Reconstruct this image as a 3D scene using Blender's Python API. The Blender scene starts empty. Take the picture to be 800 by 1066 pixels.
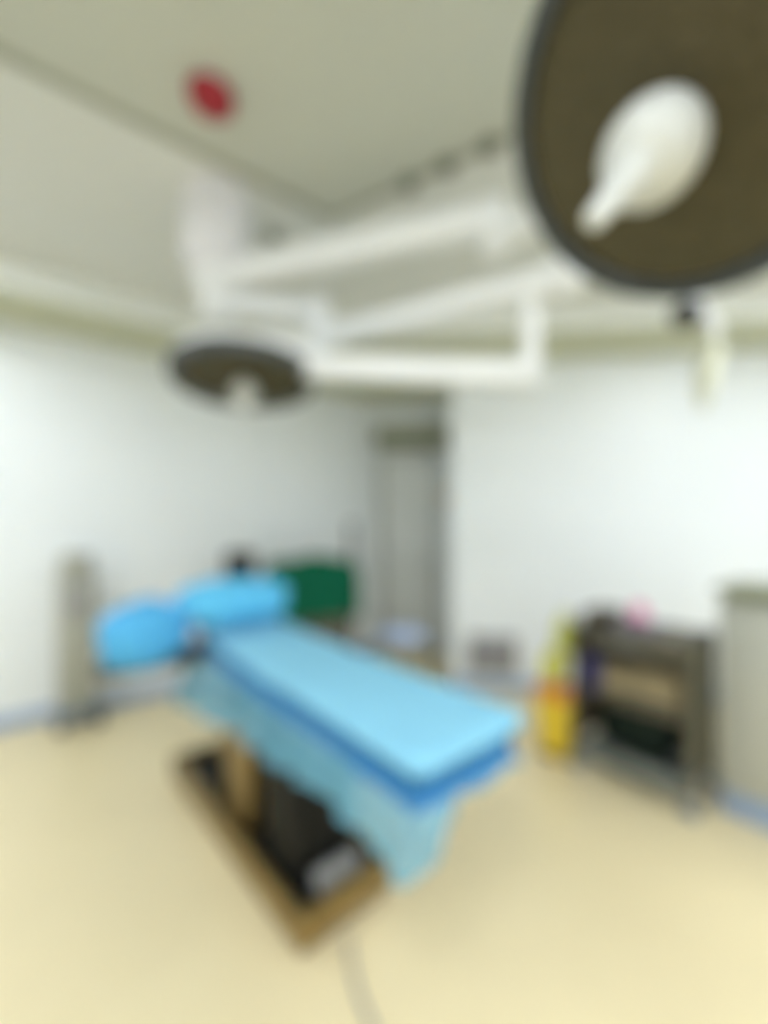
import bpy, bmesh, math, random
from mathutils import Vector, Matrix
random.seed(7)
scene = bpy.context.scene
COL = scene.collection
PI = math.pi

# ------------------------------------------------------------------ helpers
def s2l(c):
    return tuple(((v/255.0)/12.92 if v/255.0 <= 0.04045 else ((v/255.0+0.055)/1.055)**2.4) for v in c)

def mat(name, rgb, rough=0.5, metal=0.0, var=0.06, scale=6.0, bump=0.0, spec=0.5, translucent=0.0, coat=0.0):
    m = bpy.data.materials.new(name); m.use_nodes = True
    nt = m.node_tree; nt.nodes.clear()
    out = nt.nodes.new('ShaderNodeOutputMaterial')
    p = nt.nodes.new('ShaderNodeBsdfPrincipled')
    tc = nt.nodes.new('ShaderNodeTexCoord')
    nz = nt.nodes.new('ShaderNodeTexNoise'); nz.inputs['Scale'].default_value = scale; nz.inputs['Detail'].default_value = 4
    nt.links.new(tc.outputs['Object'], nz.inputs['Vector'])
    cr = nt.nodes.new('ShaderNodeValToRGB')
    l = s2l(rgb)
    cr.color_ramp.elements[0].position = 0.3; cr.color_ramp.elements[1].position = 0.7
    cr.color_ramp.elements[0].color = (*[max(0, v*(1-var)) for v in l], 1)
    cr.color_ramp.elements[1].color = (*[min(1, v*(1+var)) for v in l], 1)
    nt.links.new(nz.outputs['Fac'], cr.inputs['Fac'])
    nt.links.new(cr.outputs['Color'], p.inputs['Base Color'])
    p.inputs['Roughness'].default_value = rough; p.inputs['Metallic'].default_value = metal
    p.inputs['Specular IOR Level'].default_value = spec
    p.inputs['Coat Weight'].default_value = coat
    if bump:
        b = nt.nodes.new('ShaderNodeBump'); b.inputs['Strength'].default_value = bump; b.inputs['Distance'].default_value = 0.01
        nt.links.new(nz.outputs['Fac'], b.inputs['Height']); nt.links.new(b.outputs['Normal'], p.inputs['Normal'])
    if translucent:
        t = nt.nodes.new('ShaderNodeBsdfTranslucent'); nt.links.new(cr.outputs['Color'], t.inputs['Color'])
        mx = nt.nodes.new('ShaderNodeMixShader'); mx.inputs['Fac'].default_value = translucent
        nt.links.new(p.outputs[0], mx.inputs[1]); nt.links.new(t.outputs[0], mx.inputs[2])
        nt.links.new(mx.outputs[0], out.inputs['Surface'])
    else:
        nt.links.new(p.outputs[0], out.inputs['Surface'])
    return m

def mat_emit(name, rgb, strength):
    m = bpy.data.materials.new(name); m.use_nodes = True
    nt = m.node_tree; nt.nodes.clear()
    out = nt.nodes.new('ShaderNodeOutputMaterial'); e = nt.nodes.new('ShaderNodeEmission')
    e.inputs['Color'].default_value = (*rgb, 1); e.inputs['Strength'].default_value = strength
    nt.links.new(e.outputs[0], out.inputs['Surface'])
    return m

class MB:
    """collects shapes into one mesh"""
    def __init__(self): self.bm = bmesh.new()
    def box(self, c, s, rot=None, bev=0.0, seg=2):
        b = bmesh.new(); bmesh.ops.create_cube(b, size=1.0)
        bmesh.ops.scale(b, vec=Vector(s), verts=b.verts)
        if bev: bmesh.ops.bevel(b, geom=b.edges[:], offset=bev, segments=seg, profile=0.5, affect='EDGES')
        M = Matrix.Translation(Vector(c)) @ (rot.to_4x4() if rot else Matrix.Identity(4))
        bmesh.ops.transform(b, matrix=M, verts=b.verts); self._add(b); return self
    def lathe(self, prof, M=None, n=40, cap=True):
        """prof: (r, z) along local z"""
        M = M or Matrix.Identity(4); rings = []
        bm = self.bm
        for r, z in prof:
            if r < 1e-6: rings.append([bm.verts.new(M @ Vector((0, 0, z)))])
            else: rings.append([bm.verts.new(M @ Vector((r*math.cos(2*PI*i/n), r*math.sin(2*PI*i/n), z))) for i in range(n)])
        for a, b in zip(rings, rings[1:]):
            for i in range(n):
                j = (i+1) % n
                if len(a) == 1 and len(b) == 1: continue
                if len(a) == 1: bm.faces.new((a[0], b[i], b[j]))
                elif len(b) == 1: bm.faces.new((a[i], b[0], a[j]))
                else: bm.faces.new((a[i], b[i], b[j], a[j]))
        if cap:
            for k in (0, -1):
                if len(rings[k]) > 1: bm.faces.new(rings[k])
        return self
    def tube(self, pts, r, n=12, square=None):
        pts = [Vector(p) for p in pts]; bm = self.bm; rings = []
        up = Vector((0, 0, 1))
        for i, p in enumerate(pts):
            d = (pts[min(i+1, len(pts)-1)] - pts[max(i-1, 0)]).normalized()
            x = d.cross(up)
            if x.length < 1e-4: x = Vector((1, 0, 0))
            x.normalize(); y = x.cross(d).normalized()
            rr = r[i] if isinstance(r, (list, tuple)) else r
            if square:
                w, h = square; ring = []
                for k in range(n):
                    a = 2*PI*k/n; ca, sa = math.cos(a), math.sin(a)
                    e = 0.45
                    ring.append(bm.verts.new(p + x*(w*math.copysign(abs(ca)**e, ca)) + y*(h*math.copysign(abs(sa)**e, sa))))
            else:
                ring = [bm.verts.new(p + x*(rr*math.cos(2*PI*k/n)) + y*(rr*math.sin(2*PI*k/n))) for k in range(n)]
            rings.append(ring)
        for a, b in zip(rings, rings[1:]):
            for k in range(n):
                j = (k+1) % n; bm.faces.new((a[k], a[j], b[j], b[k]))
        bm.faces.new(rings[0]); bm.faces.new(rings[-1]); return self
    def ellipsoid(self, c, s, e=1.0, rot=None, nu=40, nv=24, noise=0.0, seed=0):
        b = bmesh.new(); bmesh.ops.create_uvsphere(b, u_segments=nu, v_segments=nv, radius=1)
        f = lambda v: math.copysign(abs(v)**e, v)
        rr = random.Random(seed); ph = [rr.uniform(0, 6.28) for _ in range(6)]
        for v in b.verts:
            x, y, z = v.co
            k = 1 + noise*(math.sin(5*x+ph[0]+3*z)+math.sin(7*y+ph[1]+2*x)+math.sin(9*z+4*y+ph[2]))
            v.co = Vector((f(x)*s[0]*k, f(y)*s[1]*k, f(z)*s[2]*k))
        M = Matrix.Translation(Vector(c)) @ (rot.to_4x4() if rot else Matrix.Identity(4))
        bmesh.ops.transform(b, matrix=M, verts=b.verts); self._add(b); return self
    def prism(self, poly, z0, z1):
        bm = self.bm
        a = [bm.verts.new((x, y, z0)) for x, y in poly]; b = [bm.verts.new((x, y, z1)) for x, y in poly]
        bm.faces.new(a); bm.faces.new(b)
        for i in range(len(poly)):
            j = (i+1) % len(poly); bm.faces.new((a[i], a[j], b[j], b[i]))
        return self
    def _add(self, b):
        me = bpy.data.meshes.new('tmp'); b.to_mesh(me); b.free(); self.bm.from_mesh(me); bpy.data.meshes.remove(me)
    def build(self, name, m, parent=None, smooth=True):
        bmesh.ops.recalc_face_normals(self.bm, faces=self.bm.faces[:])
        me = bpy.data.meshes.new(name); self.bm.to_mesh(me); self.bm.free()
        if smooth:
            me.shade_smooth()
            try: me.set_sharp_from_angle(angle=math.radians(38))
            except Exception: pass
        me.materials.append(m)
        o = bpy.data.objects.new(name, me); COL.objects.link(o)
        if parent is not None: o.parent = parent
        return o

def tag(o, label=None, cat=None, group=None, kind=None):
    if label: o['label'] = label
    if cat: o['category'] = cat
    if group: o['group'] = group
    if kind: o['kind'] = kind
    return o

def thing(name, label, cat, loc=(0, 0, 0), rz=0.0, group=None):
    o = bpy.data.objects.new(name, None); COL.objects.link(o)
    o.empty_display_size = 0.1; o.location = loc; o.rotation_euler = (0, 0, rz)
    return tag(o, label, cat, group)

def RZ(a): return Matrix.Rotation(a, 3, 'Z')

# ------------------------------------------------------------------ materials
M = {}
M['wall'] = mat('wall_enamel', (234, 238, 241), 0.35, var=0.01, scale=1.5)
M['soffit'] = mat('soffit_paint', (236, 238, 234), 0.5, var=0.01, scale=1.5)
M['ceil'] = mat('ceiling_paint', (216, 217, 212), 0.6, var=0.01, scale=1.5)
M['plenum'] = mat('ceiling_panel_paint', (192, 194, 183), 0.6, var=0.012, scale=3)
M['under'] = mat('soffit_underside_shade', (196, 198, 172), 0.6, var=0.02, scale=2)  # shade below the bulkhead put into the colour, darker than its face
M['seam'] = mat('ceiling_seam', (150, 152, 136), 0.6, var=0.03)
M['floor'] = mat('vinyl_floor', (229, 213, 172), 0.32, var=0.02, scale=2.5)
M['blueskirt'] = mat('blue_skirting', (150, 172, 205), 0.45, var=0.03)
M['white'] = mat('white_enamel', (236, 237, 238), 0.28, var=0.01)
M['lampwhite'] = mat('lamp_ivory', (206, 207, 202), 0.35, var=0.02)
M['pale'] = mat('pale_lilac_plastic', (226, 225, 230), 0.35, var=0.02)
M['greyplastic'] = mat('grey_plastic', (150, 149, 148), 0.45, var=0.03)
M['cream'] = mat('cream_plastic', (214, 214, 190), 0.4, var=0.03)
M['lens'] = mat('brown_lens', (82, 75, 54), 0.55, var=0.18, scale=40, spec=0.2)
M['rim'] = mat('dark_rim', (62, 66, 68), 0.5, var=0.05)
M['steel'] = mat('brushed_steel', (198, 196, 188), 0.28, metal=0.9, var=0.06, scale=14)
M['steeldull'] = mat('dull_steel', (188, 189, 180), 0.5, metal=0.25, var=0.03, scale=8)
M['basesteel'] = mat('floor_tinted_steel', (150, 128, 84), 0.3, metal=0.85, var=0.08, scale=10)  # reflection of the cream floor put into the steel colour as tan
M['black'] = mat('black_plastic', (17, 18, 17), 0.5, var=0.1, spec=0.2)
M['rubber'] = mat('rubber', (52, 52, 54), 0.7, var=0.08)
M['darksteel'] = mat('dark_steel', (104, 100, 88), 0.4, metal=0.6, var=0.08)
M['pad'] = mat('mattress_black', (44, 60, 80), 0.6, var=0.08)
M['drape'] = mat('blue_nonwoven', (152, 218, 246), 0.75, var=0.05, scale=30, bump=0.15, spec=0.2, translucent=0.22)
M['armcloth'] = mat('blue_arm_cloth', (92, 184, 236), 0.75, var=0.06, scale=18, bump=0.2, spec=0.2, translucent=0.12)
M['band'] = mat('darker_blue_cloth', (58, 122, 176), 0.8, var=0.05, scale=30, bump=0.15, spec=0.15)  # darker blue than the drape, for the strip below its edge
M['skirt'] = mat('thin_blue_sheet', (128, 192, 218), 0.75, var=0.04, scale=30, bump=0.1, spec=0.15, translucent=0.35)
_nt = M['skirt'].node_tree; _o = [n for n in _nt.nodes if n.type == 'OUTPUT_MATERIAL'][0]
_src = _o.inputs['Surface'].links[0].from_socket
_tr = _nt.nodes.new('ShaderNodeBsdfTransparent'); _mx = _nt.nodes.new('ShaderNodeMixShader'); _mx.inputs['Fac'].default_value = 0.28
_nt.links.new(_src, _mx.inputs[1]); _nt.links.new(_tr.outputs[0], _mx.inputs[2]); _nt.links.new(_mx.outputs[0], _o.inputs['Surface'])
M['pillow'] = mat('blue_pillow_cloth', (104, 202, 246), 0.75, var=0.06, scale=18, bump=0.2, spec=0.2, translucent=0.12)
M['green'] = mat('green_cloth', (10, 92, 66), 0.85, var=0.12, scale=12, bump=0.3, spec=0.15)
M['olive'] = mat('olive_grey_metal', (140, 143, 118), 0.5, var=0.03)
M['door'] = mat('door_grey', (212, 214, 212), 0.4, var=0.015)
M['doorframe'] = mat('door_frame_grey', (186, 188, 184), 0.45, var=0.02)
M['yellow'] = mat('yellow_plastic', (238, 205, 60), 0.45, var=0.05)
M['yellowbag'] = mat('yellow_bag', (232, 228, 92), 0.4, var=0.08, scale=12, translucent=0.2)
M['limebag'] = mat('lime_bag', (214, 216, 96), 0.4, var=0.08, scale=12, translucent=0.2)
M['orange'] = mat('orange_plastic', (226, 140, 60), 0.45, var=0.05)
M['card'] = mat('cardboard', (158, 142, 108), 0.8, var=0.06, scale=10)
M['navy'] = mat('navy_plastic', (58, 58, 112), 0.45, var=0.08)
M['pink'] = mat('pink_liquid_plastic', (226, 140, 178), 0.4, var=0.04)
M['mauve'] = mat('mauve_grey', (130, 126, 138), 0.5, var=0.05)
M['brown'] = mat('dark_brown', (70, 60, 46), 0.6, var=0.12)
M['blackbag'] = mat('black_green_bag', (12, 27, 20), 0.6, var=0.15, scale=14, bump=0.3, spec=0.2)
M['bluegrey'] = mat('blue_grey_plastic', (118, 128, 136), 0.45, var=0.05)
M['olivepanel'] = mat('olive_panel', (122, 120, 98), 0.45, metal=0.2, var=0.05)
M['slate'] = mat('slate_shelf', (112, 118, 116), 0.4, metal=0.3, var=0.05)
M['red'] = mat('red_plastic', (150, 20, 38), 0.45, var=0.05)
M['lav'] = mat('lavender_vinyl', (165, 182, 215), 0.5, var=0.04)
M['darkvent'] = mat('vent_dark', (112, 114, 98), 0.6, var=0.05)
M['standgrey'] = mat('stand_grey', (166, 166, 153), 0.5, var=0.03)
M['pinksign'] = mat('peach_plate', (238, 214, 196), 0.5, var=0.03)
M['led'] = mat_emit('led_diffuser', (0.91, 0.975, 1.05), 14.0)

# ------------------------------------------------------------------ the room
HS, HC = 3.05, 3.26           # underside of the bulkhead, ceiling
L = Vector((0.8, 0.6)); CH = Vector((0.990, -0.139)).normalized(); RW = Vector((0.63, -0.777)).normalized()
A0 = Vector((-2.87, 3.2)) - L*4.0
P1 = Vector((-2.87, 3.2)) + L*3.484
P2 = P1 + CH*0.91
P3 = Vector((0.636, 4.05)); P4 = P3 + CH*3.0
P5 = P4 + RW*5.0
P6 = A0 + Vector((0.6, -0.8))*4.5
POLY = [A0, P1, P2, P3, P4, P5, P6]       # clockwise seen from above

def wall(name, a, b, t=0.12):
    d = (b-a).normalized(); n = Vector((-d.y, d.x))          # outward
    MB().prism([a-d*0.0, b+d*0.0, b+n*t, a+n*t], -0.02, HC+0.1).build(name, M['wall'], smooth=False)['kind'] = 'structure'
def skirting(name, a, b):
    d = (b-a).normalized(); n = Vector((-d.y, d.x))
    MB().prism([a-n*0.015, b-n*0.015, b+n*0.02, a+n*0.02], 0.0, 0.10).build(name, M['blueskirt'], smooth=False)['kind'] = 'structure'
for nm, a, b in (('left', A0, P1), ('alcove', P1, P2), ('alcove_side', P2, P3), ('far', P3, P4), ('right', P4, P5), ('rear', P5, P6), ('rear_left', P6, A0)):
    wall('wall_'+nm, a, b)
for nm, a, b in (('left', A0, P1), ('alcove_side', P2, P3), ('far', P3, P4), ('right', P4, P5)):
    skirting('baseboard_'+nm, a, b)
big = [(-8, -4), (8, -4), (8, 7), (-8, 7)]
MB().prism(big, -0.05, 0.0).build('floor', M['floor'], smooth=False)['kind'] = 'structure'
MB().prism(big, HC, HC+0.05).build('ceiling', M['ceil'], smooth=False)['kind'] = 'structure'

def isect(p, d, q, e):
    k = d.x*e.y - d.y*e.x; r = q-p
    return p + d*((r.x*e.y - r.y*e.x)/k)
W = 0.6
def inn(a, b):
    d = (b-a).normalized(); return a + Vector((d.y, -d.x))*W, d
la, ld = inn(A0, P1); ca, cd = inn(P3, P4); ra, rd = inn(P4, P5)
I1 = isect(la, ld, ca, cd); I2 = isect(ca, cd, ra, rd)
def soffit(name, poly):
    o = MB().prism(poly, HS+0.012, HC-0.001).build(name, M['soffit'], smooth=False); o['kind'] = 'structure'
    MB().prism(poly, HS, HS+0.012).build('soffit_shade_panel', M['under'], o, False)  # thin slab added to carry the painted shade of the underside
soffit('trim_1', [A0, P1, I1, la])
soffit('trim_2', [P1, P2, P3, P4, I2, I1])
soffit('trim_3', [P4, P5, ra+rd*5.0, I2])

# central ceiling panel with its seam
G0 = Vector((-0.297, 2.41)); g1 = L; g2 = Vector((0.865, -0.5)).normalized()
GA = G0 - g1*3.4; GB = G0 + g2*2.6
MB().prism([G0, GB, GB-g1*3.4, GA], HC-0.006, HC+0.001).build('ceiling_panel', M['plenum'], smooth=False)['kind'] = 'structure'
def strip(name, a, b, w):
    d = (b-a).normalized(); n = Vector((-d.y, d.x))*w*0.5
    MB().prism([a-n, b-n, b+n, a+n], HC-0.012, HC+0.001).build(name, M['seam'], smooth=False)['kind'] = 'structure'
strip('trim_4', G0, GA, 0.05); strip('trim_5', G0, GB, 0.04)

# door in the alcove
d_a = math.atan2(CH.y, CH.x)
def alc(s, off, z): p = P1 + CH*s + Vector((CH.y, -CH.x))*off; return (p.x, p.y, z)
dr = bpy.data.objects.new('door_1', None); COL.objects.link(dr); dr['kind'] = 'structure'
MB().box(alc(0.40, 0.02, 1.20), (0.62, 0.05, 2.36), RZ(d_a), 0.006).build('door_leaf', M['door'], dr, False)
fr = MB()
fr.box(alc(0.055, 0.03, 1.22), (0.07, 0.07, 2.42), RZ(d_a), 0.005)
fr.box(alc(0.745, 0.03, 1.22), (0.07, 0.07, 2.42), RZ(d_a), 0.005)
fr.box(alc(0.40, 0.03, 2.40), (0.62, 0.07, 0.05), RZ(d_a), 0.005)
fr.build('door_frame', M['doorframe'], dr, False)
hm = MB(); p = alc(0.64, 0.085, 1.05)
hm.tube([alc(0.64, 0.05, 0.90), alc(0.64, 0.09, 0.90), alc(0.64, 0.09, 1.20), alc(0.64, 0.05, 1.20)], 0.012)
hm.build('door_handle', M['steel'], dr)
MB().box(alc(0.43, 0.09, 2.60), (0.86, 0.17, 0.24), RZ(d_a), 0.015).build('door_operator_cover', M['olive'], dr)
# small plate on the wall beside the door
MB().box(alc(0.845, 0.012, 1.87), (0.09, 0.02, 0.16), RZ(d_a), 0.004).build('wall_plate', M['pinksign'])
tag(bpy.data.objects['wall_plate'], 'small peach plate on the wall just right of the grey door', 'wall plate')

# ------------------------------------------------------------------ ceiling lamps of the room
def led_panel(x, y, rz, label):
    t = thing('ceiling_light', label, 'ceiling light', (x, y, HC), rz, 'flush ceiling light panels')
    f = MB()
    for sx in (-1, 1): f.box((sx*0.61, 0, -0.02), (0.03, 0.65, 0.04), None, 0.004)
    for sy in (-1, 1): f.box((0, sy*0.31, -0.02), (1.19, 0.03, 0.04), None, 0.004)
    f.build('frame', M['white'], t)
    MB().box((0, 0, -0.018), (1.19, 0.59, 0.02)).build('diffuser', M['led'], t, False)
a_l = math.atan2(0.6, 0.8)
for i, (x, y) in enumerate([(-2.95, 1.62), (-2.6, -0.5), (-0.6, -0.7), (1.2, -0.9), (3.2, -0.1), (4.6, 1.1), (2.75, 1.75)]):
    led_panel(x, y, a_l, 'flush white ceiling light panel outside the view')

# ------------------------------------------------------------------ ceiling fittings
t = thing('smoke_detector', 'round red cap on the ceiling detector', 'smoke detector', (-0.69, 1.71, HC))
MB().lathe([(0.075, -0.006), (0.078, -0.02), (0.07, -0.028)]).build('base', M['white'], t)
MB().lathe([(0.086, -0.024), (0.09, -0.034), (0.086, -0.055), (0.066, -0.074), (0.03, -0.084), (0, -0.086)]).build('cap', M['red'], t)
vents = [(-0.66, 2.56, 'small dark round ceiling vent just right of the white lamp mount'),
         (0.125, 2.17, 'small dark round ceiling vent, farthest from the big lamp in its row of three'),
         (0.30, 2.065, 'small dark round ceiling vent, middle one of the row of three'),
         (0.485, 1.96, 'small dark round ceiling vent, end of the row nearest the big lamp')]
for x, y, lab in vents:
    t = thing('ceiling_vent', lab, 'ceiling vent', (x, y, HC-0.006), 0, 'small ceiling vents')
    MB().lathe([(0.05, 0.0), (0.05, -0.012), (0.042, -0.014), (0.040, 0.0)], cap=False).build('rim', M['darkvent'], t)
    g = MB().lathe([(0, -0.010), (0.02, -0.010), (0.022, -0.004), (0.028, -0.010), (0.034, -0.010), (0.036, -0.004), (0.041, -0.006)], cap=False)
    g.build('grille', M['darkvent'], t)

# ------------------------------------------------------------------ surgical lights
def lamp_head(root, C, n, R, handle_len, hub_r):
    """C centre of the luminous face, n the direction it faces"""
    z = -Vector(n).normalized(); x = z.orthogonal().normalized(); y = z.cross(x)
    Mx = Matrix.Translation(Vector(C)) @ Matrix((x, y, z)).transposed().to_4x4()
    h = MB().lathe([(R*0.99, 0.012), (R*0.99, 0.05), (R*0.93, 0.075), (R*0.72, 0.10), (R*0.4, 0.12), (R*0.2, 0.15), (0, 0.15)], Mx, 72, cap=False)
    head = h.build('lamp_head', M['white'], root)
    MB().lathe([(R*0.88, -0.002), (R*0.90, -0.014), (R*0.99, -0.014), (R*1.01, 0.0), (R*1.01, 0.035), (R*0.985, 0.04)], Mx, 72, cap=False).build('rim', M['rim'], head)
    # luminous face with rings of moulded lenses, one continuous surface
    mb = MB(); bm = mb.bm; rings = []; NR, NS = 42, 144
    for i in range(NR+1):
        rr = R*0.885*(i/NR); ring = []
        if i == 0: rings.append([bm.verts.new(Mx @ Vector((0, 0, 0.004)))]); continue
        for k in range(NS):
            a = 2*PI*k/NS
            zz = 0.004 - 0.004*abs(math.sin(PI*i/6.0))*abs(math.sin(a*9*(1+i//6)/2.0))
            ring.append(bm.verts.new(Mx @ Vector((rr*math.cos(a), rr*math.sin(a), zz))))
        rings.append(ring)
    for k in range(NS):
        bm.faces.new((rings[0][0], rings[1][k], rings[1][(k+1) % NS]))
    for a, b in zip(rings[1:], rings[2:]):
        for k in range(NS):
            j = (k+1) % NS; bm.faces.new((a[k], b[k], b[j], a[j]))
    mb.build('lens_panel', M['lens'], head)
    # hub dome + conical sterile handle
    zc_ = -hub_r*1.02
    prof = [(hub_r*0.5, 0.002)]
    for i in range(20):
        a = math.radians(62 - i*(152/19.0))
        prof.append((hub_r*math.cos(a), zc_ + hub_r*math.sin(a)))
    prof[-1] = (0, zc_ - hub_r)
    hub = MB().lathe(prof, Mx, 40, cap=False).build('hub', M['lampwhite'], head)
    s = -zc_ + hub_r*0.80
    MB().lathe([(hub_r*0.56, -s), (hub_r*0.38, -s-0.03), (hub_r*0.25, -handle_len+0.04), (hub_r*0.22, -handle_len+0.01), (hub_r*0.16, -handle_len), (0, -handle_len)], Mx, 28, cap=False).build('handle', M['lampwhite'], root)
    return Mx

AX = Vector((-0.89, 2.27, 0))
big_l = thing('surgical_light', 'large round surgical light with brown face and white handle, close overhead', 'surgical light', (AX.x, AX.y, HC))
def B(o):            # parts are built in world space, then hung under the thing
    return o
class Hang:
    """parent in world space"""
    def __init__(self, root): self.root = root
def rehang(root):
    inv = Matrix.Translation(root.location) @ Matrix.Rotation(root.rotation_euler.z, 4, 'Z')
    inv = inv.inverted()
    for ch in root.children:
        ch.matrix_parent_inverse = inv

MB().lathe([(0.165, HC-0.001), (0.165, HC-0.36), (0.15, HC-0.385), (0.09, HC-0.39), (0, HC-0.39)], Matrix.Translation((AX.x, AX.y, 0)), 48, cap=False).build('ceiling_mount', M['pale'], big_l)
MB().lathe([(0.085, 2.87), (0.085, 2.765), (0, 2.765)], Matrix.Translation((AX.x, AX.y, 0)), 32).build('pivot_hub', M['white'], big_l)
E1 = Vector((0.473, 1.836, 2.83))
MB().tube([(AX.x-0.10, AX.y+0.03, 2.83), (AX.x, AX.y, 2.83), (E1.x-0.02, E1.y, 2.83), (E1.x+0.03, E1.y-0.012, 2.83)], 0.06, 20, square=(0.055, 0.06)).build('extension_arm', M['white'], big_l)
K1 = Vector((0.62, 1.50, 2.74))
MB().lathe([(0.05, 2.895), (0.055, 2.88), (0.055, 2.70), (0.05, 2.685)], Matrix.Translation((E1.x, E1.y, 0)), 28).build('arm_joint', M['white'], big_l)
nb = Vector((-0.627, -0.21, -0.75)).normalized(); CB = Vector((0.565, 0.832, 2.282))
back = CB - nb*0.15
MB().tube([(E1.x, E1.y, 2.73), (0.68, 1.42, 2.66), (0.90, 1.02, 2.56)], 0.04, 16, square=(0.035, 0.045)).build('spring_arm', M['white'], big_l)
MB().tube([(0.90, 1.02, 2.56), (0.86, 0.98, 2.50), back-nb*0.06, back], [0.045, 0.04, 0.035, 0.04], 16).build('yoke', M['white'], big_l)
lamp_head(big_l, CB, nb, 0.352, 0.31, 0.09)
rehang(big_l)

CS = Vector((-0.66, 2.02, 2.20)); ns = Vector((0.03, -0.10, -1)).normalized()
small = thing('surgical_light', 'smaller round surgical light hanging over the head of the table', 'surgical light', (AX.x, AX.y, 2.76))
J2 = Vector((-0.36, 2.37, 0)); E2 = Vector((0.79, 1.76, 0)); Q = Vector((0.63, 1.845, 0))
MB().lathe([(0.08, 2.762), (0.08, 2.64), (0.06, 2.62)], Matrix.Translation((AX.x, AX.y, 0)), 32).build('pivot_hub', M['white'], small)
MB().tube([(AX.x, AX.y, 2.70), (J2.x, J2.y, 2.70)], 0.05, 20, square=(0.045, 0.05)).build('extension_arm', M['white'], small)
MB().lathe([(0.06, 2.77), (0.065, 2.75), (0.065, 2.50), (0.055, 2.47)], Matrix.Translation((J2.x, J2.y, 0)), 28).build('arm_joint', M['white'], small)
MB().tube([(J2.x, J2.y, 2.55), (E2.x-0.08, E2.y+0.042, 2.55), (E2.x, E2.y, 2.55)], 0.05, 20, square=(0.05, 0.055)).build('extension_arm', M['white'], small)
MB().lathe([(0.05, 2.63), (0.065, 2.615), (0.065, 2.50), (0.05, 2.485)], Matrix.Translation((E2.x-0.04, E2.y+0.02, 0)), 28).build('arm_joint', M['white'], small)
MB().tube([(Q.x, Q.y, 2.52), (Q.x, Q.y, 2.20), (Q.x, Q.y, 2.12)], 0.04, 18).build('drop_post', M['white'], small)
MB().tube([(Q.x+0.03, Q.y, 2.17), (0.2, 1.87, 2.19), (-0.36, 1.97, 2.25)], 0.05, 20, square=(0.045, 0.055)).build('spring_arm', M['white'], small)
MB().tube([(-0.34, 1.965, 2.27), (-0.42, 1.98, 2.34), (-0.54, 2.0, 2.385), (CS.x, CS.y, 2.37), CS - ns*0.14], [0.045, 0.045, 0.04, 0.04, 0.05], 16).build('yoke', M['white'], small)
lamp_head(small, CS, ns, 0.325, 0.16, 0.06)
rehang(small)

# ------------------------------------------------------------------ infusion hanger behind the big lamp
t = thing('infusion_hanger', 'pale hanging rod with a dark clamp below the big lamp', 'infusion hanger', (1.80, 2.45, HC))
MB().lathe([(0.06, 0.0), (0.06, -0.03), (0.02, -0.05)]).build('ceiling_plate', M['white'], t)
MB().tube([(0.0, 0, -0.04), (0.0, 0, -0.50), (0.10, 0, -0.62), (0.08, 0, -0.74)], [0.03, 0.03, 0.035, 0.03], 16).build('rod', M['white'], t)
MB().tube([(0.08, 0, -0.70), (0.05, 0, -0.85), (0.03, 0, -0.98), (0.03, 0.0, -1.07)], [0.05, 0.055, 0.045, 0.03], 16).build('bag_hook', M['cream'], t)
MB().ellipsoid((-0.09, -0.03, -0.545), (0.085, 0.06, 0.07), 0.8).build('clamp', M['rubber'], t)
rehang(t)
for ch in t.children: ch.matrix_parent_inverse = Matrix.Identity(4)

# ------------------------------------------------------------------ operating table
U = Vector((-0.63, 0.777)).normalized(); V = Vector((0.777, 0.63)).normalized()
O = Vector((0.084, 1.074))
def bd(a, b, z): p = O + U*a + V*b; return Vector((p.x, p.y, z))
rb = math.atan2(U.y, U.x)
BR = RZ(rb)                      # local x along u (foot to head), local y = -v
H = 0.90; WB = 0.50; LB = 2.02
tb = thing('operating_table', 'stainless operating table with black column under the blue drape', 'operating table', bd(1.2, 0.25, 0), 0)
def px(mb, a0, a1, b0, b1, z0, z1, bev=0.008):
    return mb.box(bd((a0+a1)/2, (b0+b1)/2, (z0+z1)/2), (a1-a0, b1-b0, z1-z0), BR, bev)
b0, b1 = 0.0, 0.44
_O, _U, _V, _BR, _pb = O, U, V, BR, bd
OB = Vector((-0.287, 1.469)); UB = Vector((-0.672, 0.741)).normalized(); VB = Vector((0.741, 0.672)).normalized()
def bb_(a, b, z): p = OB + UB*(a-0.555) + VB*b; return Vector((p.x, p.y, z))
BB = RZ(math.atan2(UB.y, UB.x))
def pb(mb, a0, a1, c0, c1, z0, z1, bev=0.008):
    return mb.box(bb_((a0+a1)/2, (c0+c1)/2, (z0+z1)/2), (a1-a0, c1-c0, z1-z0), BB, bev)
# base: rim (open tray), black floor of the tray
rim = MB()
pb(rim, 0.555, 0.60, b0, b1, 0.03, 0.155, 0.012); pb(rim, 1.97, 2.02, b0, b1, 0.03, 0.155, 0.012)
pb(rim, 0.60, 1.97, b0, b0+0.045, 0.03, 0.15, 0.01); pb(rim, 0.60, 1.97, b1-0.045, b1, 0.03, 0.15, 0.01)
rim.build('base_skirt', M['basesteel'], tb)
pb(MB(), 0.60, 1.97, b0+0.045, b1-0.045, 0.05, 0.12, 0.005).build('base_plate', M['black'], tb)
for a, b in ((0.66, 0.06), (0.66, 0.40), (1.91, 0.06), (1.91, 0.40)):
    p = bb_(a, b, 0.025)
    Mw = Matrix.Translation(p) @ BB.to_4x4() @ Matrix.Rotation(PI/2, 4, 'X')
    MB().lathe([(0.01, -0.014), (0.022, -0.014), (0.025, -0.008), (0.025, 0.008), (0.022, 0.014), (0.01, 0.014)], Mw, 20).build('caster', M['rubber'], tb)
pb(MB(), 0.68, 0.98, 0.07, 0.36, 0.121, 0.60, 0.04).build('column_bellows', M['black'], tb)
pb(MB(), 1.10, 1.38, 0.06, 0.34, 0.121, 0.70, 0.02).build('column', M['basesteel'], tb)
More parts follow.
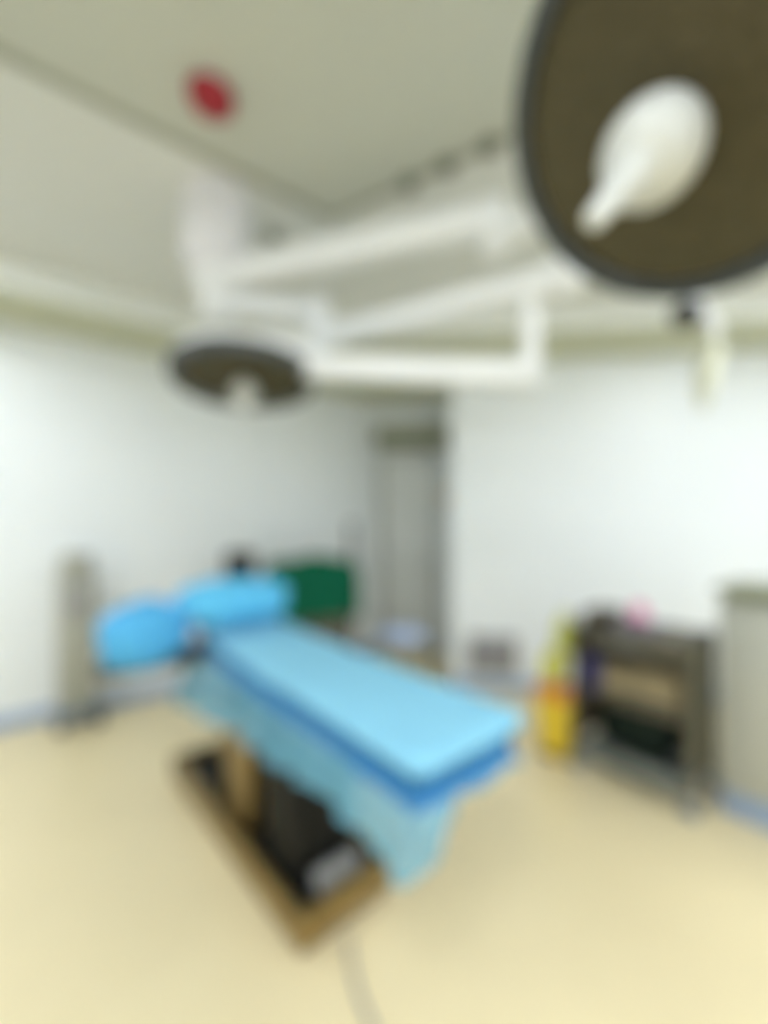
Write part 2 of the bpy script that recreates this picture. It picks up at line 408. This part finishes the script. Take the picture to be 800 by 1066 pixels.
px(MB(), 0.70, 1.30, 0.12, 0.34, 0.60, 0.72, 0.02).build('column_head', M['steel'], tb)
pb(MB(), 1.45, 1.62, 0.09, 0.30, 0.121, 0.20, 0.02).build('foot_pedal', M['black'], tb)
pb(MB(), 0.62, 0.67, 0.12, 0.32, 0.121, 0.20, 0.012).build('control_box', M['greyplastic'], tb)
fm = MB(); px(fm, 0.07, 1.95, 0.07, WB-0.07, 0.72, 0.775, 0.01); fm.build('table_frame', M['darksteel'], tb)
for b in (0.058, WB-0.058):
    MB().tube([bd(0.08, b, 0.75), bd(1.98, b, 0.75)], 0.01, 10, square=(0.006, 0.014)).build('side_rail', M['steel'], tb)
def slab(a0, a1):
    return px(MB(), a0, a1, 0.06, WB-0.06, 0.777, H-0.012, 0.03)
for a0, a1 in ((0.06, 0.62), (0.63, 1.45), (1.46, 1.96)):
    slab(a0, a1).build('mattress_pad', M['pad'], tb)
ab = px(MB(), 1.78, 1.98, -0.50, 0.03, 0.735, 0.765, 0.012).build('arm_board', M['darksteel'], tb)
px(MB(), 1.79, 1.97, -0.49, 0.02, 0.766, 0.82, 0.02).build('arm_pad', M['pad'], ab)
inv = Matrix.Translation(tb.location).inverted()
for ch in tb.children: ch.matrix_parent_inverse = inv

# --- the blue drape over the table
def drape():
    rc = 0.05; per = []                                   # rounded outline of the table top
    def seg(p, q, n):
        for k in range(n): per.append((p[0]+(q[0]-p[0])*k/n, p[1]+(q[1]-p[1])*k/n, nn[0], nn[1]))
    def arc(c, a0, n):
        for k in range(n):
            a = a0 + PI/2*k/n; per.append((c[0]+rc*math.cos(a), c[1]+rc*math.sin(a), math.cos(a), math.sin(a)))
    nn = (0, -1); seg((rc, 0), (LB-rc, 0), 110); arc((LB-rc, rc), -PI/2, 12)
    nn = (1, 0); seg((LB, rc), (LB, WB-rc), 30); arc((LB-rc, WB-rc), 0, 12)
    nn = (0, 1); seg((LB-rc, WB), (rc, WB), 110); arc((rc, WB-rc), PI/2, 12)
    nn = (-1, 0); seg((0, WB-rc), (0, rc), 30); arc((rc, rc), PI, 12)
    N = len(per); rr = random.Random(3); ph = [rr.uniform(0, 6.28) for _ in range(8)]
    def ztop(a, b):
        lift = 0.05*max(0.0, (min(a, LB)-1.25)/0.75)**1.5
        return H + 0.004 + lift + 0.004*math.sin(6*a+ph[0])*math.sin(9*b+ph[1]) - 0.010*math.exp(-((a-0.95)/0.10)**2)
    def hem(k):
        a, b, nx, ny = per[k]
        t = min(1, max(0, b/WB))
        foot = 0.175 + 0.125*math.exp(-(t/0.16)**2)
        near = 0.255 + 0.12*min(1, a/1.5) + 0.14*max(0, (a-1.3)/0.7) + 0.045*math.exp(-(a/0.15)**2); far = 0.20 + 0.20*min(1, a/1.0); head = 0.12
        ws = max(0, -nx)**2, max(0, -ny)**2, max(0, ny)**2, max(0, nx)**2
        return ws[0]*foot + ws[1]*near + ws[2]*far + ws[3]*head
    r = 0.028
    def skirt(k, e):
        """point of the hanging cloth, e metres down from the top edge"""
        a, b, nx, ny = per[k]; zt = ztop(a, b)
        s_ = 2*PI*k/N
        if e < r*PI/2:
            th = e/r; return bd(a-nx*r+nx*r*math.sin(th), b-ny*r+ny*r*math.sin(th), zt-r*(1-math.cos(th)))
        e2 = e - r*PI/2
        tuck = -0.045*math.sin(min(1, e2/0.15)*PI) if e2 < 0.15 else 0
        flare = 0.30*max(0, e2-0.12)
        rip = min(1, e2/0.3)*(0.016*math.sin(s_*23+ph[2]) + 0.010*math.sin(s_*41+ph[3]))
        h = tuck + flare + rip
        return bd(a+nx*h, b+ny*h, zt-r-e2*0.97 + 0.012*math.sin(s_*9+ph[4])*min(1, e2/0.3))
    def ringmesh(rows, closed=False):
        bm = bmesh.new()
        vs_ = [[bm.verts.new(p) for p in row] for row in rows]
        for x, y in zip(vs_, vs_[1:]):
            for k in range(N):
                j = (k+1) % N; bm.faces.new((x[k], y[k], y[j], x[j]))
        bmesh.ops.remove_doubles(bm, verts=bm.verts[:], dist=1e-4)
        bmesh.ops.recalc_face_normals(bm, faces=bm.faces[:])
        return bm
    def link(name, bm, m, parent=None):
        me = bpy.data.meshes.new(name); bm.to_mesh(me); bm.free(); me.shade_smooth(); me.materials.append(m)
        o = bpy.data.objects.new(name, me); COL.objects.link(o)
        if parent: o.parent = parent
        return o
    rows = []
    for i in range(19):
        f = i/18.0; row = []
        for k in range(N):
            a, b, nx, ny = per[k]; a -= nx*r; b -= ny*r
            sa = min(max(a, 0.24), LB-0.24); sb = WB/2
            x, y = sa+(a-sa)*f, sb+(b-sb)*f
            row.append(bd(x, y, ztop(x, y)*(1-f**4) + ztop(per[k][0], per[k][1])*f**4))
        rows.append(row)
    E1_, E2_ = 0.06, 0.165
    for e in (0.011, 0.022, 0.033, 0.0439, E1_): rows.append([skirt(k, e) for k in range(N)])
    o = link('table_drape', ringmesh(rows), M['drape'])
    tag(o, 'light blue disposable drape covering the operating table and hanging over its sides', 'drape')
    rows = [[skirt(k, E1_+(min(E2_, hem(k)-0.01)-E1_)*i/8) for k in range(N)] for i in range(9)]
    link('upper_band', ringmesh(rows), M['band'], o)['label'] = 'darker blue band below the edge'
    rows = [[skirt(k, min(E2_, hem(k)-0.01)+(hem(k)-min(E2_, hem(k)-0.01))*i/16) for k in range(N)] for i in range(17)]
    link('hanging_skirt', ringmesh(rows), M['skirt'], o)['label'] = 'thin pale translucent hanging skirt'
drape()

# --- pillow and the cloth over the arm board
mb = MB(); mb.ellipsoid(bd(1.80, 0.19, H+0.175), (0.23, 0.315, 0.13), 0.7, BR, 48, 28, 0.018, 4)
tag(mb.build('pillow', M['pillow']), 'bright blue covered pillow at the head of the table', 'pillow')
mb = MB(); mb.ellipsoid(bd(1.86, -0.285, 0.93), (0.22, 0.215, 0.175), 0.78, BR @ Matrix.Rotation(math.radians(-13), 3, 'X'), 48, 28, 0.02, 9)
tag(mb.build('arm_board_cover', M['armcloth']), 'blue cloth bundled over the arm board beside the pillow', 'cloth')

# --- power cable on the floor
mb = MB(); mb.tube([(-0.128, 1.555, 0.011), (-0.11, 1.46, 0.011), (-0.075, 1.36, 0.011), (-0.03, 1.28, 0.011), (0.02, 1.1, 0.011), (0.04, 0.8, 0.011), (0.0, 0.4, 0.011)], 0.008, 10)
tag(mb.build('power_cable', M['greyplastic']), 'thin grey cable on the floor running from the table base', 'cable')

# ------------------------------------------------------------------ behind the table
def caster_at(root, x, y, r=0.04, m='rubber'):
    Mw = Matrix.Translation((x, y, r)) @ Matrix.Rotation(PI/2, 4, 'X')
    c = MB().lathe([(r*0.3, -0.014), (r*0.9, -0.014), (r, -0.008), (r, 0.008), (r*0.9, 0.014), (r*0.3, 0.014)], Mw, 20).build('caster', M[m], root)
    f = MB().tube([(x, y, r), (x, y+0.001, 2*r+0.03)], 0.012, 10).build('fork', M['steel'], c)
    return c
t = thing('anaesthesia_machine', 'dark anaesthesia trolley under a green cloth behind the table', 'medical trolley', (-0.655, 4.0, 0), math.radians(14))
for x in (-0.30, 0.30):
    for y in (-0.17, 0.17): caster_at(t, x, y)
MB().box((0, 0, 0.16), (0.74, 0.46, 0.07), None, 0.015).build('base', M['brown'], t)
MB().box((0, 0.02, 0.55), (0.68, 0.40, 0.70), None, 0.02).build('cabinet', M['brown'], t)
for k in range(3):
    d_ = MB().box((0, -0.19, 0.33+0.21*k), (0.60, 0.025, 0.18), None, 0.008).build('drawer', M['darksteel'], t)
    MB().tube([(-0.12, -0.205, 0.36+0.21*k), (-0.12, -0.225, 0.36+0.21*k), (0.12, -0.225, 0.36+0.21*k), (0.12, -0.205, 0.36+0.21*k)], 0.007, 8).build('handle', M['steel'], d_)
MB().box((-0.02, 0.02, 1.03), (0.70, 0.36, 0.26), None, 0.05).build('upper_housing', M['brown'], t)
MB().tube([(0.35, 0.0, 0.85), (0.355, 0.0, 1.2), (0.355, 0.0, 1.56)], 0.03, 14).build('pole', M['rubber'], t)
# green cloth: a lumpy draped cover, open below
bm = bmesh.new(); NU, NV = 72, 26; rows = []
for i in range(NV+1):
    row = []
    for k in range(NU):
        a = 2*PI*k/NU; ca, sa = math.cos(a), math.sin(a); e = 0.55
        fx, fy = math.copysign(abs(ca)**e, ca), math.copysign(abs(sa)**e, sa)
        w = i/NV
        if w < 0.35: rad = w/0.35*0.9; z = 1.225 - 0.03*(w/0.35)**2 + 0.02*math.sin(3*fx+1)*(1-w)
        else:
            q_ = (w-0.35)/0.65; rad = 0.9+0.16*min(1, q_*4)**0.5 + 0.05*q_*math.sin(9*a)+0.02*math.sin(17*a)*q_
            z = 1.195 - 0.50*q_*(1+0.10*math.sin(2*a+0.6)) - 0.03*min(1, q_*5)
        row.append(bm.verts.new((0.41*rad*fx, 0.235*rad*fy, z)))
    rows.append(row)
for a, b in zip(rows, rows[1:]):
    for k in range(NU):
        j = (k+1) % NU; bm.faces.new((a[k], b[k], b[j], a[j]))
bmesh.ops.remove_doubles(bm, verts=bm.verts[:], dist=1e-5); bmesh.ops.recalc_face_normals(bm, faces=bm.faces[:])
me = bpy.data.meshes.new('green_cloth'); bm.to_mesh(me); bm.free(); me.shade_smooth(); me.materials.append(M['green'])
o = bpy.data.objects.new('green_cloth', me); COL.objects.link(o); o.location = (-0.665, 3.99, 0.02); o.rotation_euler.z = math.radians(14)
tag(o, 'dark green cloth draped over the trolley behind the table', 'cloth')

t = thing('patient_monitor', 'small dark monitor on a stand behind the blue pillow', 'monitor', (-1.27, 3.78, 0), math.radians(25))
MB().lathe([(0.24, 0.0), (0.24, 0.03), (0.05, 0.06), (0.0, 0.06)]).build('base', M['rubber'], t)
MB().tube([(0, 0, 0.05), (0, 0.0, 1.08)], 0.018, 14).build('pole', M['steel'], t)
hd = MB().box((0, 0, 1.19), (0.25, 0.14, 0.23), None, 0.03).build('housing', M['rubber'], t)
MB().box((0, -0.072, 1.20), (0.19, 0.008, 0.15), None, 0.003).build('screen', M['black'], hd)

t = thing('stool', 'round stool with lavender blue seat just behind the far edge of the table', 'stool', (0.13, 3.1, 0))
MB().lathe([(0, 0.70), (0.13, 0.70), (0.16, 0.715), (0.165, 0.745), (0.15, 0.77), (0.08, 0.782), (0, 0.784)]).build('seat', M['lav'], t)
MB().lathe([(0.03, 0.1), (0.03, 0.40), (0.02, 0.41), (0.02, 0.70)]).build('column', M['steel'], t)
for k in range(5):
    a = 2*PI*k/5
    MB().tube([(0.02*math.cos(a), 0.02*math.sin(a), 0.13), (0.25*math.cos(a), 0.25*math.sin(a), 0.085)], 0.016, 10).build('leg', M['steel'], t)
    caster_at(t, 0.25*math.cos(a), 0.25*math.sin(a), 0.03)

# socket box low on the far wall
nrm = Vector((CH.y, -CH.x)); q = P3 + CH*0.378 + nrm*0.03
t = thing('socket_panel', 'grey steel socket panel low on the white wall behind the table foot', 'socket panel', (q.x, q.y, 0.345), d_a)
MB().box((0, 0, 0), (0.44, 0.056, 0.34), None, 0.01).build('housing', M['greyplastic'], t)
for k in range(3):
    sk = MB().box((-0.14+0.14*k, -0.031, 0.0), (0.09, 0.012, 0.13), None, 0.006).build('socket', M['mauve'], t)
    MB().box((-0.14+0.14*k, -0.039, 0.0), (0.03, 0.006, 0.05), None, 0.002).build('opening', M['rubber'], sk)

# slim grey stand by the left wall
t = thing('equipment_stand', 'slim grey upright stand on a dark base against the left wall', 'equipment stand', (-2.37, 3.30, 0), a_l)
MB().box((0.02, 0, 0.10), (0.30, 0.30, 0.06), None, 0.02).build('base', M['bluegrey'], t)
for x in (-0.10, 0.14):
    for y in (-0.11, 0.11): caster_at(t, x, y, 0.032)
MB().box((0, 0.0, 0.66), (0.24, 0.17, 1.06), None, 0.03).build('column', M['standgrey'], t)
MB().box((0, -0.0, 1.25), (0.21, 0.15, 0.12), None, 0.03).build('head', M['standgrey'], t)
MB().box((0, -0.088, 0.95), (0.12, 0.012, 0.28), None, 0.004).build('front_panel', M['greyplastic'], t)
MB().tube([(-0.06, -0.08, 1.17), (-0.06, -0.12, 1.17), (0.06, -0.12, 1.17), (0.06, -0.08, 1.17)], 0.009, 8).build('handle', M['steel'], t)

# ------------------------------------------------------------------ instrument cart
CO = Vector((1.62, 2.28))*0.96 + Vector((0.03, 0.0)); LC, DC, HT = 0.65, 0.42, 0.92
def ct(a, b, z): p = CO + U*a + V*b; return Vector((p.x, p.y, z))
cart = thing('instrument_cart', 'dark steel instrument cart with three loaded shelves by the wall', 'cart', ct(LC/2, DC/2, 0), rb)
def cl(a, b, z): return Vector((a-LC/2, -(b-DC/2), z))       # cart-local
posts = ((0.02, 0.02), (LC-0.02, 0.02), (0.02, DC-0.02), (LC-0.02, DC-0.02))
for a, b in posts:
    MB().tube([cl(a, b, 0.11), cl(a, b, HT)], 0.02, 12).build('post', M['darksteel'], cart)
    p = cl(a, b, 0); caster_at(cart, p.x, p.y, 0.045, 'bluegrey')
for z, m in ((0.15, 'slate'), (0.50, 'darksteel'), (0.89, 'darksteel')):
    s = MB(); s.box(cl(LC/2, DC/2, z), (LC-0.05, DC-0.05, 0.02), None, 0.004)
    s.build('shelf', M[m], cart)
    e = MB()
    e.box(cl(LC/2, 0.02, z), (LC-0.08, 0.02, 0.05 if z > 0.2 else 0.10), None, 0.004); e.box(cl(LC/2, DC-0.02, z), (LC-0.08, 0.02, 0.05), None, 0.004)
    e.build('shelf_rim', M[m], cart)
MB().box(cl(0.03, DC/2, 0.53), (0.012, DC-0.08, 0.68), None, 0.004).build('end_panel', M['olivepanel'], cart)
MB().box(cl(LC/2, DC-0.035, 0.53), (LC-0.08, 0.008, 0.68), None, 0.004).build('back_panel', M['olivepanel'], cart)
MB().box(cl(LC-0.03, DC/2, 0.53), (0.012, DC-0.08, 0.68), None, 0.004).build('end_panel', M['brown'], cart)
MB().tube([cl(LC-0.02, 0.02, 0.90), cl(LC+0.04, 0.02, 0.93), cl(LC+0.04, DC-0.02, 0.93), cl(LC-0.02, DC-0.02, 0.90)], 0.010, 10).build('push_handle', M['steel'], cart)
dw = MB().box(cl(LC/2-0.02, 0.03, 0.825), (LC-0.14, 0.02, 0.10), None, 0.005).build('drawer', M['darksteel'], cart)
MB().tube([cl(0.22, 0.02, 0.83), cl(0.22, 0.0, 0.83), cl(0.42, 0.0, 0.83), cl(0.42, 0.02, 0.83)], 0.006, 8).build('handle', M['steel'], dw)

# things on and around the cart
def cbox(name, a, b, z0, s, m, label, cat, group=None, bev=0.006):
    o = MB().box((0, 0, s[2]/2), s, None, bev).build(name, m); o.location = ct(a, b, z0); o.rotation_euler.z = rb
    return tag(o, label, cat, group)
cbox('cardboard_box', 0.20, 0.20, 0.511, (0.24, 0.24, 0.17), M['card'], 'tan cardboard box at the right of the cart middle shelf', 'box', 'boxes on the middle shelf')
cbox('cardboard_box', 0.412, 0.19, 0.511, (0.16, 0.22, 0.15), M['card'], 'smaller tan cardboard box left of the other on the cart middle shelf', 'box', 'boxes on the middle shelf')
t = thing('bottle', 'navy bottle at the left end of the cart middle shelf', 'bottle', ct(0.553, 0.09, 0.511))
MB().lathe([(0.0, 0), (0.045, 0), (0.05, 0.01), (0.05, 0.16), (0.03, 0.195), (0.018, 0.205), (0.018, 0.22)]).build('body', M['navy'], t)
MB().lathe([(0.022, 0.215), (0.022, 0.25), (0.0, 0.252)]).build('cap', M['black'], t)
o = MB().ellipsoid((0, 0, 0.155), (0.22, 0.14, 0.155), 0.75, None, 40, 24, 0.03, 2).build('black_bag', M['blackbag']); o.location = ct(0.345, 0.20, 0.166); o.rotation_euler.z = rb
tag(o, 'bulging black bag on the bottom shelf of the cart', 'bag')
t = thing('bottle', 'pink bottle standing on top of the instrument cart', 'bottle', ct(0.34, 0.22, 0.902))
MB().lathe([(0.0, 0), (0.046, 0), (0.05, 0.01), (0.05, 0.11), (0.03, 0.14), (0.016, 0.15), (0.016, 0.16)]).build('body', M['pink'], t)
MB().lathe([(0.02, 0.155), (0.02, 0.18), (0.0, 0.182)]).build('cap', M['white'], t)
tr = thing('instrument_tray', 'mauve grey tray in front of the pink bottle on the cart top', 'tray', ct(0.30, 0.10, 0.902), rb)
x = MB(); x.box((0, 0, 0.008), (0.20, 0.12, 0.012), None, 0.003)
for sx in (-1, 1): x.box((sx*0.096, 0, 0.030), (0.008, 0.12, 0.05), None, 0.002)
for sy in (-1, 1): x.box((0, sy*0.056, 0.030), (0.184, 0.008, 0.05), None, 0.002)
x.build('tray_body', M['mauve'], tr)
cbox('instrument_case', 0.54, 0.20, 0.902, (0.15, 0.26, 0.09), M['brown'], 'dark brown case at the left end of the cart top', 'case')
def hang_bag(a, b, z, s, m, label, seed):
    o = MB().ellipsoid((0, 0, 0), s, 0.7, None, 32, 20, 0.035, seed)
    o.tube([(0, 0, s[2]*0.8), (0.005, 0, s[2]+0.05)], [0.03, 0.012], 10)
    o = o.build('waste_bag', m); o.location = ct(a, b, z); o.rotation_euler.z = rb
    return tag(o, label, 'bag', 'bags at the cart end')
hang_bag(LC+0.085, 0.08, 0.80, (0.045, 0.09, 0.12), M['limebag'], 'lime yellow bag tied to the handle at the left end of the cart', 1)
hang_bag(LC+0.16, 0.09, 0.575, (0.07, 0.09, 0.10), M['yellowbag'], 'bright yellow bag sitting on top of the yellow waste bin', 5)
t = thing('waste_bin', 'yellow waste bin with orange lid on the floor left of the cart', 'waste bin', ct(LC+0.14, 0.10, 0), rb)
bb = MB()
for z, w in ((0, 0.185), (0.012, 0.20), (0.36, 0.235), (0.385, 0.235)): pass
bm = bb.bm; rows = []
for z, w in ((0, 0.175), (0.012, 0.19), (0.37, 0.235), (0.39, 0.235)):
    rows.append([bm.verts.new((math.copysign(abs(math.cos(a))**0.35, math.cos(a))*w/2, math.copysign(abs(math.sin(a))**0.35, math.sin(a))*w/2, z)) for a in [2*PI*k/40 for k in range(40)]])
for a, b in zip(rows, rows[1:]):
    for k in range(40): bm.faces.new((a[k], a[(k+1) % 40], b[(k+1) % 40], b[k]))
bm.faces.new(rows[0]); bm.faces.new(rows[-1])
bb.build('bin_body', M['yellow'], t)
MB().box((0, 0, 0.425), (0.25, 0.25, 0.065), None, 0.028, 3).build('lid', M['orange'], t)
MB().box((0, -0.0, 0.03), (0.08, 0.27, 0.02), None, 0.006).build('pedal', M['black'], t)

# ------------------------------------------------------------------ steel cabinet at the right
KO = Vector((1.876, 2.38))*0.96 + Vector((-0.015, 0.0))
cab = thing('steel_cabinet', 'pale grey steel cabinet on a blue plinth right of the cart', 'cabinet', (KO.x, KO.y, 0), math.atan2(-U.y, -U.x))
# local x away from the cart (-u), local y = v
LK, DK, HK = 0.95, 0.50, 1.20
MB().box((LK/2, DK/2, 0.06), (LK-0.01, DK-0.01, 0.12), None, 0.006).build('plinth', M['blueskirt'], cab)
MB().box((LK/2, DK/2, 0.62), (LK, DK, 1.00), None, 0.008).build('body', M['steeldull'], cab)
MB().box((LK/2, DK/2, 1.135), (LK-0.03, DK-0.03, 0.06), None, 0.004).build('recess', M['olive'], cab)
MB().box((LK/2, DK/2-0.01, 1.18), (LK+0.04, DK+0.04, 0.035), None, 0.008).build('top', M['olive'], cab)
for k in range(2):
    d_ = MB().box((LK*(0.25+0.5*k), -0.008, 0.62), (LK/2-0.03, 0.02, 0.92), None, 0.006).build('cabinet_door', M['steeldull'], cab)
    hx = LK/2 + (-0.06 if k == 0 else 0.06)
    MB().tube([(hx, -0.015, 0.62), (hx, -0.04, 0.62), (hx, -0.04, 0.78), (hx, -0.015, 0.78)], 0.007, 8).build('handle', M['steel'], d_)

# ------------------------------------------------------------------ camera, world, colour
cam = bpy.data.cameras.new('camera'); co = bpy.data.objects.new('camera', cam); COL.objects.link(co)
co.location = (0, 0, 1.5); co.rotation_euler = (PI/2, 0, 0)
cam.sensor_fit = 'HORIZONTAL'; cam.sensor_width = 36.0; cam.lens = 446/800*36.0
cam.shift_y = 18/800
cam.clip_start = 0.02
cam.dof.use_dof = True; cam.dof.focus_distance = 0.15; cam.dof.aperture_fstop = 1.75
scene.camera = co
w = bpy.data.worlds.new('world'); scene.world = w; w.use_nodes = True
w.node_tree.nodes['Background'].inputs['Color'].default_value = (0.9, 0.95, 1, 1)
w.node_tree.nodes['Background'].inputs['Strength'].default_value = 0.2
vs = scene.view_settings
vs.view_transform = 'Standard'; vs.look = 'None'; vs.gamma = 1.0; vs.use_curve_mapping = False
vs.exposure = 0.27
scene.cycles.max_bounces = 10; scene.cycles.diffuse_bounces = 6
scene.cycles.use_denoising = True
